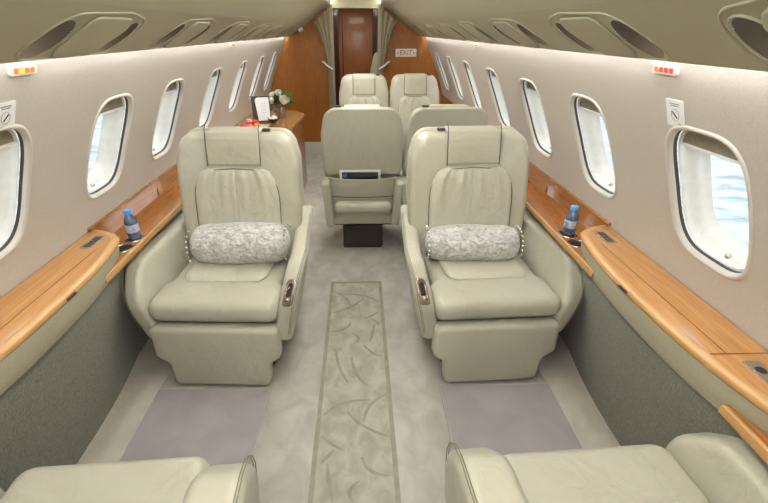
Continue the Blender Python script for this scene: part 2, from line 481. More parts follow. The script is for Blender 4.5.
# bowed table ledges
def table_ledge(side, label):
    t = thing('table_ledge', label, 'ledge', (0, BC, 0))
    N = 48
    def edge(y):      # inner edge incl. rounded ends, y local
        u = abs(y) / BH
        x = .918 + .075 * u ** 2.6
        if u > .82:
            q = (u - .82) / .18
            x += (1.12 - x) * (1 - math.sqrt(max(0, 1 - q * q)))
        return x
    ys = [BH * math.sin(PI / 2 * (i / N * 2 - 1)) for i in range(N + 1)]
    pts = [(edge(y), y) for y in ys] + [(1.118, BH), (1.118, -BH)]
    def F(u, v, w): return (side * u, v, w)
    def inset(d): return [(min(edge(y) + d, 1.118), y * (1 - d / BH)) for y in ys] + [(1.119, BH * (1 - d / BH)), (1.119, -BH * (1 - d / BH))]
    puff('ledge_top', inset(.022), .735, .762, .001, M['ledge'], t, fn=F)
    # rounded edge band
    bm = bmesh.new()
    prof = [(.024, .7622), (.016, .7635), (.006, .761), (0, .753), (-.001, .744), (.003, .736), (.010, .732)]
    rings = [[bm.verts.new((side * min(edge(y) + d, 1.13), y * (1 - d / BH), z)) for y in ys] for d, z in prof]
    for a, b in zip(rings, rings[1:]):
        for i in range(N): bm.faces.new((a[i], a[i + 1], b[i + 1], b[i]))
    from_bm('edge_band', bm, M['ledge_edge'], t)
    # apron under it
    bm = bmesh.new()
    prof = [(.008, .733), (.010, .70), (.02, .655), (.032, .63), (.05, .626)]
    rings = [[bm.verts.new((side * min(edge(y) + d, 1.13), y * (1 - d / BH), z)) for y in ys] for d, z in prof]
    for a, b in zip(rings, rings[1:]):
        for i in range(N): bm.faces.new((a[i], a[i + 1], b[i + 1], b[i]))
    from_bm('apron', bm, M['apron'], t)
    # grooves of the folding table lid
    bm = bmesh.new()
    tube_bm(bm, [(side * (1.0), y, .7622) for y in (-.28, .0, .2, .36)], .0014, 6)
    from_bm('lid_groove', bm, M['groove'], t)
    bm = bmesh.new(); tube_bm(bm, [(side * x, -.285, .7622) for x in (.955, 1.0, 1.05, 1.11)], .0014, 6)
    from_bm('lid_groove', bm, M['groove'], t)
    # small catch let into the edge
    box('lid_catch', min(side * .912, side * .922), max(side * .912, side * .922), .03, .075, .742, .752, M['brown'], t, r=.002)
    for (cy, cx, k) in ((.42, 1.045, 6), (-.37, 1.035, 2)):
        o = puff('switch_plate', rp([(cx - .022, cy - .055, .008), (cx + .022, cy - .055, .008), (cx + .022, cy + .055, .008), (cx - .022, cy + .055, .008)]), .762, .7655, .001, M['metal'], t, fn=F)
        for i in range(k):
            if k == 6:
                box('switch_button', min(side * (cx - .014), side * (cx + .012)), max(side * (cx - .014), side * (cx + .012)), cy - .045 + i * .0155, cy - .036 + i * .0155, .7655, .767, M['gasket'], o, r=.0006)
            else:
                bm = bmesh.new(); lathe_bm(bm, [(0, .7672), (.011, .7672), (.013, .7655)], 16, lambda x, y, z, cx=cx, cy=cy, i=i: (side * (cx + x), cy - .02 + i * .04 + y, z))
                from_bm('switch_button', bm, M['black'], o)
    return t
table_ledge(-1, 'honey wood bowed table ledge with cream apron below the left windows')
table_ledge(1, 'honey wood bowed table ledge with cream apron below the right windows')

# cup holders in the low ledges
def cup(side, y, label):
    t = thing('cup_holder', label, 'cup holder', (side * .998, y, .68))
    lathe('rim', [(.034, .0015), (.036, .004), (.041, .004), (.043, .0005)], M['metal'], t, 32)
    lathe('cup_liner', [(.0, .0012), (.034, .0012)], M['black'], t, 32)
    return t
cup(-1, 1.645, 'empty round cup holder in the left ledge, in front of the water bottle')
cup(-1, 1.745, 'round cup holder in the left ledge with a water bottle in it')
cup(1, 1.645, 'empty round cup holder in the right ledge, in front of the water bottle')
cup(1, 1.745, 'round cup holder in the right ledge with a water bottle in it')

def bottle(side, label):
    t = thing('water_bottle', label, 'bottle', (side * (.992 if side < 0 else 1.0), 1.745, .6825), group=None)
    R = .0275
    pr_ = [(0, .001), (R * .85, .0), (R, .006), (R * .96, .012), (R, .018), (R, .035), (R * .93, .04), (R * .93, .078), (R, .082), (R * .99, .092), (R * .8, .112), (R * .52, .126), (R * .46, .131), (R * .46, .138), (0, .138)]
    lathe('bottle_body', pr_, M['navy'], t, 28)
    lathe('bottle_label', [(R * .96, .038), (R * 1.0, .04), (R * 1.0, .078), (R * .96, .08)], M['labelm'], t, 28)
    lathe('bottle_cap', [(R * .54, .132), (R * .62, .134), (R * .62, .150), (R * .55, .1525), (0, .153)], M['cap'], t, 28)
    t.scale = (1, 1, .9)
    return t
bottle(-1, 'small blue water bottle with light blue cap standing on the left ledge')
bottle(1, 'small blue water bottle with light blue cap standing on the right ledge')

# ------------------------------------------------------------------ ceiling
CP = [(.820, 1.475), (.829, 1.462), (.829, 1.448), (.82, 1.4502), (.605, 1.577), (.555, 1.612), (.48, 1.668), (.42, 1.715), (.36, 1.752), (.31, 1.768), (.29, 1.785), (.30, 1.80)]
HX0, HX1 = .605, .82
HOUS = {1: [.62, 1.35, 2.06, 2.76, 3.46, 4.16, 4.86, -.10, -.8], -1: [.62, 1.37, 2.12, 2.84, 3.54, 4.24, 4.94, -.10, -.8]}
HL = .25
def cslope(x):   # z on the flat zone
    return 1.4502 + (.82 - x) * .59
def ell(cx, cy, a, b, N, e=1.0):
    out = []
    for i in range(N):
        t = 2 * PI * i / N
        c, s = math.cos(t), math.sin(t)
        out.append((cx + a * math.copysign(abs(c) ** e, c), cy + b * math.copysign(abs(s) ** e, s)))
    return out
def make_ceiling_panel(side):
    bm = bmesh.new()
    P = [Vector(p) for p in CP]
    def strip(i0, i1, y0, y1):
        a = [bm.verts.new((side * P[k].x, y0, P[k].y)) for k in range(i0, i1 + 1)]
        b = [bm.verts.new((side * P[k].x, y1, P[k].y)) for k in range(i0, i1 + 1)]
        for k in range(len(a) - 1): bm.faces.new((a[k], a[k + 1], b[k + 1], b[k]))
    n = len(P)
    strip(0, 3, Y0, YB); strip(4, n - 1, Y0, YB)
    hs = sorted(HOUS[side]); y = Y0
    for h in hs:
        strip(3, 4, y - .0008, h - HL + .0008); y = h + HL
        # cell with two elliptical recesses: two half cells, ring from rect to ellipse
        for q, (cy, b, a) in enumerate(((h - .18, .060, .072), (h + .165, .050, .070))):
            r0 = (h - HL, h - .10) if q == 0 else (h + .10, h + HL)
            x0, x1 = HX0, HX1; cxm = .738
            rect = []
            NN = 10
            for j in range(NN): rect.append((x1, r0[0] + (r0[1] - r0[0]) * j / NN))
            for j in range(NN): rect.append((x1 + (x0 - x1) * j / NN, r0[1]))
            for j in range(NN): rect.append((x0, r0[1] + (r0[0] - r0[1]) * j / NN))
            for j in range(NN): rect.append((x0 + (x1 - x0) * j / NN, r0[0]))
            th = [math.atan2((yy - cy) / b, (xx - cxm) / a) for xx, yy in rect]
            rings = []
            for k in range(5):
                t = k / 4; ring = []
                for (xx, yy), tt in zip(rect, th):
                    ex, ey = cxm + a * math.cos(tt), cy + b * math.sin(tt)
                    X = xx + (ex - xx) * t; Y = yy + (ey - yy) * t
                    ring.append(bm.verts.new((side * X, Y, cslope(X))))
                rings.append(ring)
            for aa, bb in zip(rings, rings[1:]):
                m = len(aa)
                for i in range(m): bm.faces.new((aa[i], aa[(i + 1) % m], bb[(i + 1) % m], bb[i]))
        strip(3, 4, h - .1008, h + .1008)
    strip(3, 4, y, YB)
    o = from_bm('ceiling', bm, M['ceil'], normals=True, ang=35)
    for p in o.data.polygons:
        if abs(abs(p.normal.z) - .861) < .004: p.use_smooth = False
    return struct(o)
c1 = make_ceiling_panel(-1); c2 = make_ceiling_panel(1)
# centre ceiling dome
def dome(a, b):
    x = -.50 + 1.0 * b
    return (x, Y0 + (YB - Y0) * a, 1.86 - .05 * (abs(x) / .5) ** 2.2)
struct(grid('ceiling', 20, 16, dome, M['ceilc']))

def vent_unit(side, h, label, proto=None):
    t = thing('air_vent_unit', label, 'air vent', (0, h, 0), group=None)
    if proto:
        for ch in proto.children:
            c = ch.copy(); C.objects.link(c); c.parent = t
        return t
    def pt(x, y, d=0): return (side * (x - .51 * d), y, cslope(x) - .86 * d)
    ol = rp([(.64, -.21, .08), (.63, -.02, .2), (.625, .06, .2), (.655, .225, .08), (.812, .235, .06), (.818, 0, 0), (.812, -.255, .05)], 8)
    tube('outer_rim', [pt(x, y, .000) for x, y in ol], .0032, M['ceil'], t, 6, True)
    # middle plate
    pl = rp([(.645, -.105, .03), (.645, .16, .07), (.814, .095, .04), (.814, -.10, .04)], 6)
    bm = bmesh.new(); puff_bm(bm, pl, -.0005, .007, .005, .003, fn=lambda u, v, w: pt(u, v, w))
    from_bm('centre_plate', bm, M['ceil'], t)
    for cy, b, a in ((-.18, .060, .072), (.165, .050, .070)):
        N = 36
        bm = bmesh.new(); rings = []
        for s, d, dx in ((1.0, 0, 0), (.97, .012, .0), (.90, .03, .004), (.74, .046, .008), (.45, .056, .01), (.15, .06, .012)):
            rings.append([bm.verts.new(pt(.738 + dx + a * s * math.cos(2 * PI * i / N), cy + b * s * math.sin(2 * PI * i / N), -d)) for i in range(N)])
        for A, B in zip(rings, rings[1:]):
            for i in range(N): bm.faces.new((A[i], A[(i + 1) % N], B[(i + 1) % N], B[i]))
        bm.faces.new(rings[-1])
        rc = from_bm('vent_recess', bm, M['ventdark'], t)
        tube('recess_rim', [pt(.738 + (a + .004) * math.cos(2 * PI * i / N), cy + (b + .004) * math.sin(2 * PI * i / N), .001) for i in range(N)], .003, M['ceil'], rc, 6, True)
    return t
ordn = ['closest to the camera', 'second from the camera', 'third from the camera', 'fourth from the camera', 'fifth from the camera', 'sixth from the camera', 'farthest, by the bulkhead']
for side in (-1, 1):
    pr = None; sn = 'left' if side < 0 else 'right'
    for i, h in enumerate(HOUS[side]):
        if h < .3: continue
        o = vent_unit(side, h, 'oval overhead unit with two recessed vents on the %s ceiling panel, %s' % (sn, ordn[i]), pr); pr = pr or o

# unseen outer roof shell, added to keep sky light from leaking above the linings
def roof(a, b):
    th_ = PI * b; return (-.90 * math.cos(th_), Y0 + (YB + .1 - Y0) * a, 1.50 + .44 * math.sin(th_) ** .7)
struct(grid('ceiling', 4, 24, roof, M['ceilc']))
tag(box('added_fill_light', -.10, .10, Y0 + .2, 5.0, 1.838, 1.846, emis('added_centre_fill', (1, .99, .97, 1), 8.5)), 'added long white fill light strip along the centre of the ceiling', 'light')  # fill strip above the frame, added to brighten seats and floor
# cove lights
def strip_light(name, x0, x1, z, side, m, label, zz=None):
    a, b = sorted((side * x0, side * x1))
    o = box(name, a, b, Y0 + .05, YB - .02, z, z + .008, m)
    return tag(o, label, 'light', None)
for side, sn in ((-1, 'left'), (1, 'right')):
    strip_light('cove_light', .33, .38, 1.765, side, M['cove'], 'white cove light strip along the %s edge of the centre ceiling' % sn)
    # wall wash strip behind the valance lip
    strip_light('wall_wash_light', .80, .845, 1.515, side, M['cove_low'], 'white light strip glowing above the %s window wall' % sn)

# ------------------------------------------------------------------ bulkhead
def bulkhead():
    for side in (-1, 1):
        xi = .325
        bm = bmesh.new()
        pts = [(xi, 0), (1.16, 0)] + [(wx(z) + .02, z) for z in [i * .1 for i in range(1, 15)]] + [(.86, 1.46)] + [(p[0], p[1] + .003) for p in CP[2:10]] + [(xi, 1.80)]
        # polygon fanned about an interior point
        for yy, flip in ((YB, 0), (YB + .05, 1)):
            vs = [bm.verts.new((side * x, yy, z)) for x, z in pts]; c = bm.verts.new((side * .6, yy, .9))
            for i in range(len(vs)): bm.faces.new((vs[i], vs[(i + 1) % len(vs)], c))
        o = from_bm('wall_rear', bm, M['bulk'], ang=20); struct(o)
        b = box('baseboard_rear', min(side * xi, side * 1.15), max(side * xi, side * 1.15), YB - .015, YB, 0, .165, M['base']); struct(b)
bulkhead()
# door posts, header
for side in (-1, 1):
    xs = sorted((side * .275, side * .335))
    struct(box('trim_%d' % (5 if side < 0 else 6), xs[0], xs[1], YB - .05, YB + .08, 0, 1.80, M['post'], r=.012))
struct(box('trim_7', -.30, .30, YB + .0, YB + .10, 1.752, 1.86, M['ceilc']))
# vestibule behind
struct(box('wall_vestibule', -.62, -.56, YB + .05, 7.2, 0, 1.9, M['door'])); struct(box('wall_vestibule', .56, .62, YB + .05, 7.2, 0, 1.9, M['door']))
struct(box('ceiling', -.62, .62, YB + .05, 7.2, 1.84, 1.9, M['ceilc']))
struct(box('wall_end', -.62, .62, 7.15, 7.2, 0, 1.9, M['door']))
tag(box('added_fill_light', -.12, .12, 6.1, 6.5, 1.825, 1.84, emis('added_vestibule_fill', (1, .93, .82, 1), 9)), 'added small fill light panel in the ceiling beyond the doorway', 'light')  # fill panel added to lift the dark door and vestibule
d = bpy.data.objects.new('door_1', None); C.objects.link(d); struct(d); d.location = (0, 7.12, 0)
box('door_panel', -.26, .24, -.01, .02, .02, 1.80, M['door'], d, r=.004)
box('door_frame', -.33, -.265, -.03, .03, 0, 1.84, M['doorframe'], d); box('door_frame', .245, .31, -.03, .03, 0, 1.84, M['doorframe'], d)
box('door_panel_bead', -.215, -.20, -.016, -.008, .1, 1.75, M['doorframe'], d); 
lathe('door_handle', [(0, 0), (.012, 0), (.014, .02), (.008, .03), (0, .03)], M['metal'], d, 16, lambda x, y, z: (.19 + x, -.012 - z, .95 + y))

# back wall behind the camera
bm = bmesh.new(); pts = [(1.16, 0)] + [(wx(i * .1) + .02, i * .1) for i in range(1, 15)] + [(.8, 1.6), (.4, 1.86)]
full = pts + [(-x, z) for x, z in pts[::-1]]
vs = [bm.verts.new((x, Y0, z)) for x, z in full]; c = bm.verts.new((0, Y0, .9))
for i in range(len(vs)): bm.faces.new((vs[i], vs[(i + 1) % len(vs)], c))
struct(from_bm('wall_front', bm, M['wall']))

# curtains tied back at the doorway
def curtain(side, label):
    t = thing('doorway_curtain', label, 'curtain', (0, YB - .045, 0))
    top_in, top_out = .31, (.47 if side < 0 else .49)
    tie = .78 if False else 1.12
    def f(a, b):
        z = .12 + 1.60 * b
        # width narrows to the tie and stays slim below
        if z > tie:
            k = (z - tie) / (1.72 - tie); w = .045 + (.20 - .045) * k ** 1.3
        else: w = .045 + .02 * (tie - z)
        xo = .30 + w
        x = .30 + (xo - .30) * a
        zt = z if z < 1.5 else z - max(0, (x - .36)) * .9 * ((z - 1.5) / .22)
        return (side * x, -.006 * math.sin(a * 6 * PI) - .02, zt)
    grid('curtain_cloth', 42, 24, f, M['curtain'], t)
    tube('tie_strap', [(side * .29, -.045, 1.09), (side * .33, -.05, 1.11), (side * .37, -.045, 1.14), (side * .40, -.02, 1.165), (side * .42, .02, 1.17)], .011, M['white'], t)
    return t
curtain(-1, 'grey beige curtain tied back on the left of the doorway')
curtain(1, 'grey beige curtain tied back on the right of the doorway')

# EXIT sign
t = thing('exit_sign', 'white EXIT sign with dark red letters on the right wood bulkhead', 'sign', (.625, YB - .004, 1.268))
puff('sign_plate', rp([(-.132, -.046, .006), (.132, -.046, .006), (.132, .046, .006), (-.132, .046, .006)]), 0, .006, .001, M['white'], t, fn=lambda u, v, w: (u, -w, v))
MX = Matrix.Translation((0, -.0068, 0)) @ Matrix.Rotation(PI / 2, 4, 'X')
text('exit_letters', 'EXIT', .075, M['red'], MX, t)
for s in (-1, 1):
    bm = bmesh.new(); v = [bm.verts.new((s * x, -.0068, z)) for x, z in ((.112, 0), (.094, .013), (.094, -.013))]; bm.faces.new(v)
    from_bm('exit_arrow', bm, M['red'], t, smooth=False)
# small placard hanging from ceiling panel edge on the left bulkhead
t = thing('small_placard', 'small white tilted placard on the ceiling edge above the left bulkhead', 'sign', (-.665, YB - .05, 1.525), 0)
puff('placard_plate', rp([(-.04, -.03, .005), (.04, -.03, .005), (.04, .03, .005), (-.04, .03, .005)]), 0, .008, .001, M['chrome_pink'], t, fn=lambda u, v, w: (u * .85 - v * .5, -w, v * .85 + u * .5))
puff('placard_face', rp([(-.028, -.02, .003), (.028, -.02, .003), (.028, .02, .003), (-.028, .02, .003)]), .008, .0095, .0005, M['white'], t, fn=lambda u, v, w: (u * .85 - v * .5, -w, v * .85 + u * .5))

# lit signs below the wall light, wall placards
def wall_plate(name, side, y, z, hy, hz, th, m, parent, r=.004, yoff=0, lift=0):
    return puff(name, rp([(-hy, -hz, r), (hy, -hz, r), (hy, hz, r), (-hy, hz, r)]), lift, lift + th, min(.0015, th * .4), m, parent,
                fn=lambda u, v, w: tuple(Vector(surf(side, u + yoff, z + v, -w - .001))))
def lit_sign(side, y, label, cols):
    t = thing('lit_cabin_sign', label, 'sign', (0, y, 0))
    wall_plate('sign_housing', side, y, 1.427, .052, .012, .007, M['white'], t, r=.010)
    for i, c in enumerate(cols):
        wall_plate('lit_symbol', side, y, 1.427, .0072, .006, .002, M[c], t, r=.0025, yoff=(-.031 + i * .0205), lift=.007)
    return t
lit_sign(-1, 1.235, 'glowing orange cabin sign above the nearest left windows', ['orange_lit', 'yellow_lit', 'orange_lit', 'orange_lit'])
lit_sign(1, 1.21, 'glowing red cabin sign above the nearest right windows', ['red_lit', 'red_lit', 'red_lit', 'orange_lit'])
lit_sign(-1, 3.33, 'small glowing orange sign far back on the left wall', ['orange_lit', 'yellow_lit', 'orange_lit', 'orange_lit'])
lit_sign(1, 3.27, 'small glowing orange sign far back on the right wall', ['orange_lit', 'orange_lit', 'yellow_lit', 'orange_lit'])
def placard(side, y, label):
    t = thing('safety_placard', label, 'sign', (0, y, 0))
    wall_plate('placard_plate', side, y, 1.318, .036, .036, .0015, M['paper'], t)
    s = side
    for i, (z, hy) in enumerate(((1.343, .020), (1.338, .016), (1.291, .006))):
        wall_plate('placard_text', side, y, z, hy, .0012, .0006, M['ink'], t, r=.0003, lift=.0016, yoff=(0 if i < 2 else -.015))
    N = 24; pts = [surf(side, .016 * math.cos(2 * PI * i / N), 1.314 + .015 * math.sin(2 * PI * i / N), -.0028) for i in range(N)]
    tube('placard_diagram', pts, .0006, M['ink'], t, 5, True)
    tube('placard_diagram', [surf(side, .010, 1.322, -.003), surf(side, -.008, 1.306, -.003)], .0016, M['black'], t, 5)
    return t
placard(-1, 1.175, 'white instruction placard with a diagram on the left wall')
placard(1, 1.18, 'white instruction placard with a diagram on the right wall')

# ------------------------------------------------------------------ floor coverings
t = thing('aisle_runner', 'patterned grey beige carpet runner down the middle of the aisle', 'runner', (0, 0, 0))
box('runner_field', -.17, .172, -1.6, 2.44, 0, .003, M['runner'], t)
for x in (-.168, .152): box('runner_border', x, x + .019, -1.6, 2.44, .0032, .005, M['runner_line'], t)
for yy in (2.42,): box('runner_border', -.168, .171, yy, yy + .018, .0032, .005, M['runner_line'], t)
S = [[(-.104, 1.747), (-.08, 1.617), (-.034, 1.51)], [(-.02, 1.691), (.007, 1.566), (.065, 1.485)], [(-.137, 1.317), (-.055, 1.383), (.072, 1.4)],
     [(-.031, 1.333), (.038, 1.257), (.14, 1.203)], [(.038, 1.276), (.071, 1.37), (.14, 1.429)], [(-.14, 1.21), (-.091, 1.167), (-.047, 1.142)],
     [(-.134, 1.082), (-.083, 1.142)], [(.03, 1.108), (.063, 1.048), (.14, 1.025)], [(-.107, 1.081), (-.095, .996), (-.078, .93)],
     [(-.003, .928), (-.016, .967), (.022, 1.007)], [(.044, 1.785), (.098, 1.715), (.145, 1.7)]]
def stroke(bm, pts, w):
    # quadratic through the points
    P = [Vector(p) for p in pts]
    if len(P) == 2: P.insert(1, (P[0] + P[1]) / 2 + Vector((.006, .006)))
    ctl = P[1] * 2 - (P[0] + P[2]) / 2
    prev = None; n = 10
    for i in range(n + 1):
        t = i / n
        p = P[0] * (1 - t) ** 2 + ctl * 2 * t * (1 - t) + P[2] * t * t
        d = ((ctl - P[0]) * (1 - t) + (P[2] - ctl) * t).normalized(); nn = Vector((-d.y, d.x)) * w * (.35 + .65 * math.sin(PI * min(1, .15 + t * .8)))
        c = (bm.verts.new((p.x + nn.x, p.y + nn.y, .0036)), bm.verts.new((p.x - nn.x, p.y - nn.y, .0036)))
        if prev: bm.faces.new((prev[0], prev[1], c[1], c[0]))
        prev = c
bm = bmesh.new()
for k, fl in ((0, 1), (1, -1), (-1, -1), (-2, 1)):
    for s in S:
        q = [(x * fl, y + k * .88) for x, y in s]
        if all(-1.5 < y < 2.38 for x, y in q): stroke(bm, q, .0075)
from_bm('leaf_motif', bm, M['runner_line'], t, smooth=False)

def floor_mat(side, label):
    t = thing('floor_mat', label, 'floor mat', (0, 0, .006 if False else .0))
    a, b = sorted((side * .405, side * .93))
    puff('mat_pile', [(a, -.3), (b, -.3), (b, 1.475), (a, 1.475)], .0065, .0125, .002, M['mat'], t)
    pts = [(a, -.3, .0105), (b, -.3, .0105), (b, 1.475, .0105), (a, 1.475, .0105)]
    e = side * .405
    tube('bound_edge', [(e, y, .0095) for y in (-.3, .3, .9, 1.2, 1.475)], .0045, M['matedge'], t, 6)
    tube('bound_edge', [(x, 1.475, .0095) for x in (a, (a + b) / 2, b)], .0045, M['matedge'], t, 6)
    return t
floor_mat(-1, 'mauve grey floor mat in front of the left facing seat')
floor_mat(1, 'mauve grey floor mat in front of the right facing seat')

# ------------------------------------------------------------------ seats (facing -Y, origin on the floor)
def make_seat(kind):
    wide = kind != 'slim'; near = kind == 'near'
    t = thing('cabin_seat', 'seat', 'seat')
    hw = (.262 if near else .292) if wide else .232          # cushion half width
    W = .312 if wide else .268           # shell half width
    ax = (.330 if near else .330) if wide else .240          # arm centre
    at = (.070 if near else .040) if wide else .027          # arm half thickness
    AF = -.345; L = M['leather']
    # pedestal
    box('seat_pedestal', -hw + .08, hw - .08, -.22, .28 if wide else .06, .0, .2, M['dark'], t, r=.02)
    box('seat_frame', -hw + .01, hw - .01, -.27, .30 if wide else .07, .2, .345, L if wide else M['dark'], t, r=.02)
    # footrest: wide head and a narrower drop panel
    fw, lw = (.262 + .01 if near else .290 if wide else hw + .01), .236 if wide else .19
    ol = rp([(-fw, .345, .03), (-fw, .185, .03), (-lw, .145, .03), (-lw + .008, .014, .035), (lw - .008, .014, .035), (lw, .145, .03), (fw, .185, .03), (fw, .345, .03)], 5)
    def FF(u, v, w): return (u, -.325 - w - .006 * (.352 - v) / .34 + 0.0, v)
    puff('footrest', ol, -.03, .045, .022, L, t, .004, FF)
    # cushion
    ol = rp([(-hw, -.35, .05), (hw, -.35, .05), (hw, -.17, .03), (hw - .03, -.12, .03), (hw - .03, .24, .02), (-hw + .03, .24, .02), (-hw + .03, -.12, .03), (-hw, -.17, .03)], 5)
    puff('seat_cushion', ol, .358, .462 if wide else .452, .042, L, t, .012)
    # loose pleated centre of the cushion
    iw = hw - .075
    def ci(a, b):
        u = a * 2 - 1; y = -.165 + .34 * b
        half = iw * (1 - .10 * (1 - b)) * (1 if b > .18 else (1 - (1 - b / .18) ** 2 * .16))
        edge = min(1, (1 - abs(u)) * 7) ** .5 * min(1, b * 8) ** .5
        pl = .0025 * math.sin(u * 14 + 5 * b) * edge * b + .0035 * math.exp(-((u + .15 - .5 * (1 - b)) / .07) ** 2) * -1 * edge
        return (u * half, y, (.474 if wide else .462) + .014 * edge + pl)
    grid('cushion_insert', 40, 24, ci, M['leather_lumbar'], t)
    # arms
    for s in (-1, 1):
        if wide:
            af = .015 if near else 0
            pr_ = rp([(.44, .635, .03), (.10, .612, .25), (-.225 + af, .600, .10), (-.352 + af, .47, .13), (-.318 + af, .235, .04), (.36, .235, .05)], 7)
        else:
            pr_ = rp([(.32, .63, .03), (-.20, .605, .09), (-.30, .5, .09), (-.28, .27, .03), (.26, .27, .04)], 7)
        def FA(u, v, w, s=s):
            # tilt outwards at the top, narrow towards the back
            x = s * (ax + (v - .42) * ((.06 if near else .20) if wide else .06) - max(0, u + .1) * (.10 if wide else 0)) + w
            return (x, u, v)
        a = puff('armrest', pr_, -at, at, (.034 if near else .024) if wide else .016, L, t, .003, FA, both=True)
        if wide:
            # double row of stitching over the top edge
            for off in (.0105, .017):
                pts = []
                for u, v in [(-.330, .30), (-.344, .40), (-.340, .47), (-.315, .53), (-.275, .575), (-.22, .598), (-.1, .6065), (.1, .6135), (.3, .625)]:
                    # on the outer rounding of the pad
                    x, y, z = FA(u + (af if u < -.15 else 0), v, s * (at - off))
                    nx = .0028
                    pts.append((x, y - nx * (1 if v < .57 else .3), z + nx * (1 if v > .5 else .2)))
                tube('stitching', pts, .0013, M['stitch'], a, 5)
    # backrest, reclined
    ang = math.radians(9 if wide else 15)
    by, bz = (.165 if wide else .085), .43
    def FB(u, v, w): # w forward
        lean = v * math.sin(ang)
        return (u, by + lean - w * math.cos(ang), bz + v * math.cos(ang) - w * math.sin(ang) * .3)
    H = .655 if wide else .69
    sh = rp([(-W + .02, -.02, .03), (W - .02, -.02, .03), (W, .26, .2), (W - .005, .52, .15), (W - .045, H - .004, .085), (-W + .045, H - .004, .085), (-W + .005, .52, .15), (-W, .26, .2)], 7)
    bk = puff('backrest', sh, -.055, .056, .038, L, t, .018, FB)
    hd = .130 if wide else .115
    # bolster seams beside the headrest and round the lumbar pad
    def seam(pts, r=.0022): return tube('seat_seam', [FB(u, v, w) for u, v, w in pts], r, M['seam'], bk, 6)
    # headrest wraps over the top
    hp = rp([(.055, .505, .004), (.079, .515, .012), (.080, .60, .02), (.076, H - .02, .015), (.060, H + .012, .02), (-.048, H + .012, .02), (-.072, H - .01, .012), (-.072, H - .055, .008), (-.05, H - .055, .003), (-.05, H - .012, .01), (.04, H - .012, .01), (.05, .6, .01)], 4)
    bm = bmesh.new(); puff_bm(bm, hp, -hd, hd, .010, fn=lambda u, v, w: FB(w, v, u), k=4)
    from_bm('headrest', bm, L, t, ang=50)
    seam([(-hd - .001, .505, .0725), (-hd - .001, .60, .0725), (-hd - .001, .68, .0685), (-hd - .001, .70, .045)])
    seam([(hd + .001, .505, .0725), (hd + .001, .60, .0725), (hd + .001, .68, .0685), (hd + .001, .70, .045)])
    # lumbar pad with gathered top
    lw2 = .212 if wide else .178
    def lp(a, b):
        u = a * 2 - 1
        v = .02 + .475 * b
        tt = max(0, (b - .66) / .34)
        half = lw2 * ((1 - tt ** 2.2) ** .5 * .36 + .64 if tt < 1 else .64)
        e = min(1, (1 - abs(u)) * 8) ** .5 * min(1, (1 - b) * 14) ** .5
        pl = (.0055 * math.sin(u * 13 + 1.2 * math.sin(5 * b)) + .003 * math.sin(u * 26 + 2 + b)) * (max(0, b - .35) / .65) ** 1.2 * e
        crease = -.004 * math.exp(-((u * half) / .004) ** 2) * e
        return FB(u * half, v, .068 + .019 * e + .004 * math.sin(b * PI) + pl + crease)
    grid('lumbar_pad', 72, 36, lp, M['leather_lumbar'], t)
    pts = []
    for i in range(33):
        a = i / 32
        # outline of the pad: up the left side, over, down the right side
        if a < .35: b = a / .35 * .66; u = -1
        elif a > .65: b = (1 - a) / .35 * .66; u = 1
        else:
            k = (a - .35) / .30; th = PI * (1 - k)
            u = None
        if u is not None: pts.append((u * (lw2 + .002), .02 + .475 * b, .0725))
        else: 
            c, s_ = math.cos(th), math.sin(th)
            x = (lw2 + .002) * math.copysign(abs(c) ** .6, c); pts.append((x, .02 + .475 * (.66 + .34 * abs(s_) ** .8), .0725))
    seam(pts, .0019)
    # small release button on top edge
    bm = bmesh.new(); puff_bm(bm, rp([(-.02, -.012, .004), (.02, -.012, .004), (.02, .012, .004), (-.02, .012, .004)]), 0, .012, .004, fn=lambda u, v, w: FB(u + (.15), H - .002 + w, v - .01))
    from_bm('headrest_button', bm, M['gasket'], t)
    # rear shell
    rs = rp([(-W + .03, .215, .05), (W - .03, .215, .05), (W, .26, .08), (W - .004, .52, .15), (W - .040, H, .09), (-W + .040, H, .09), (-W + .004, .52, .15), (-W, .26, .08)], 7)
    puff('rear_shell', rs, -.092, -.05, .018, L, t, 0, FB)
    # pocket and lower rear panel
    pw = .232 if not wide else .24
    def pk(a, b):
        u = a * 2 - 1; v = -.085 + .285 * b
        z = FB(u * pw, v, -.100 - .026 * (1 - u ** 4) * math.sin(PI * (.05 + .55 * b)) ** .6 - (.004 if .47 < b < .5 else 0) - .003 * math.sin(b * 16 + 2 * math.sin(u * 3)) * (1 - u * u))
        return (z[0], z[1], z[2] - .012 * (1 - u * u) * b * 1.0)
    grid('rear_pocket', 32, 24, pk, M['leather'], t)
    tube('pocket_hem', [pk(i / 16, 1) for i in range(17)], .005, L, t)
    tube('pocket_seam', [tuple(Vector(pk(i / 16, .48)) + Vector((0, .002, 0))) for i in range(17)], .0025, M['seam'], t)
    puff('rear_lower_panel', rp([(-pw - .004, -.20, .015), (pw + .004, -.20, .015), (pw + .004, -.085, .012), (-pw - .004, -.085, .012)]), -.122, -.03, .012, L, t, 0, FB)
    return t

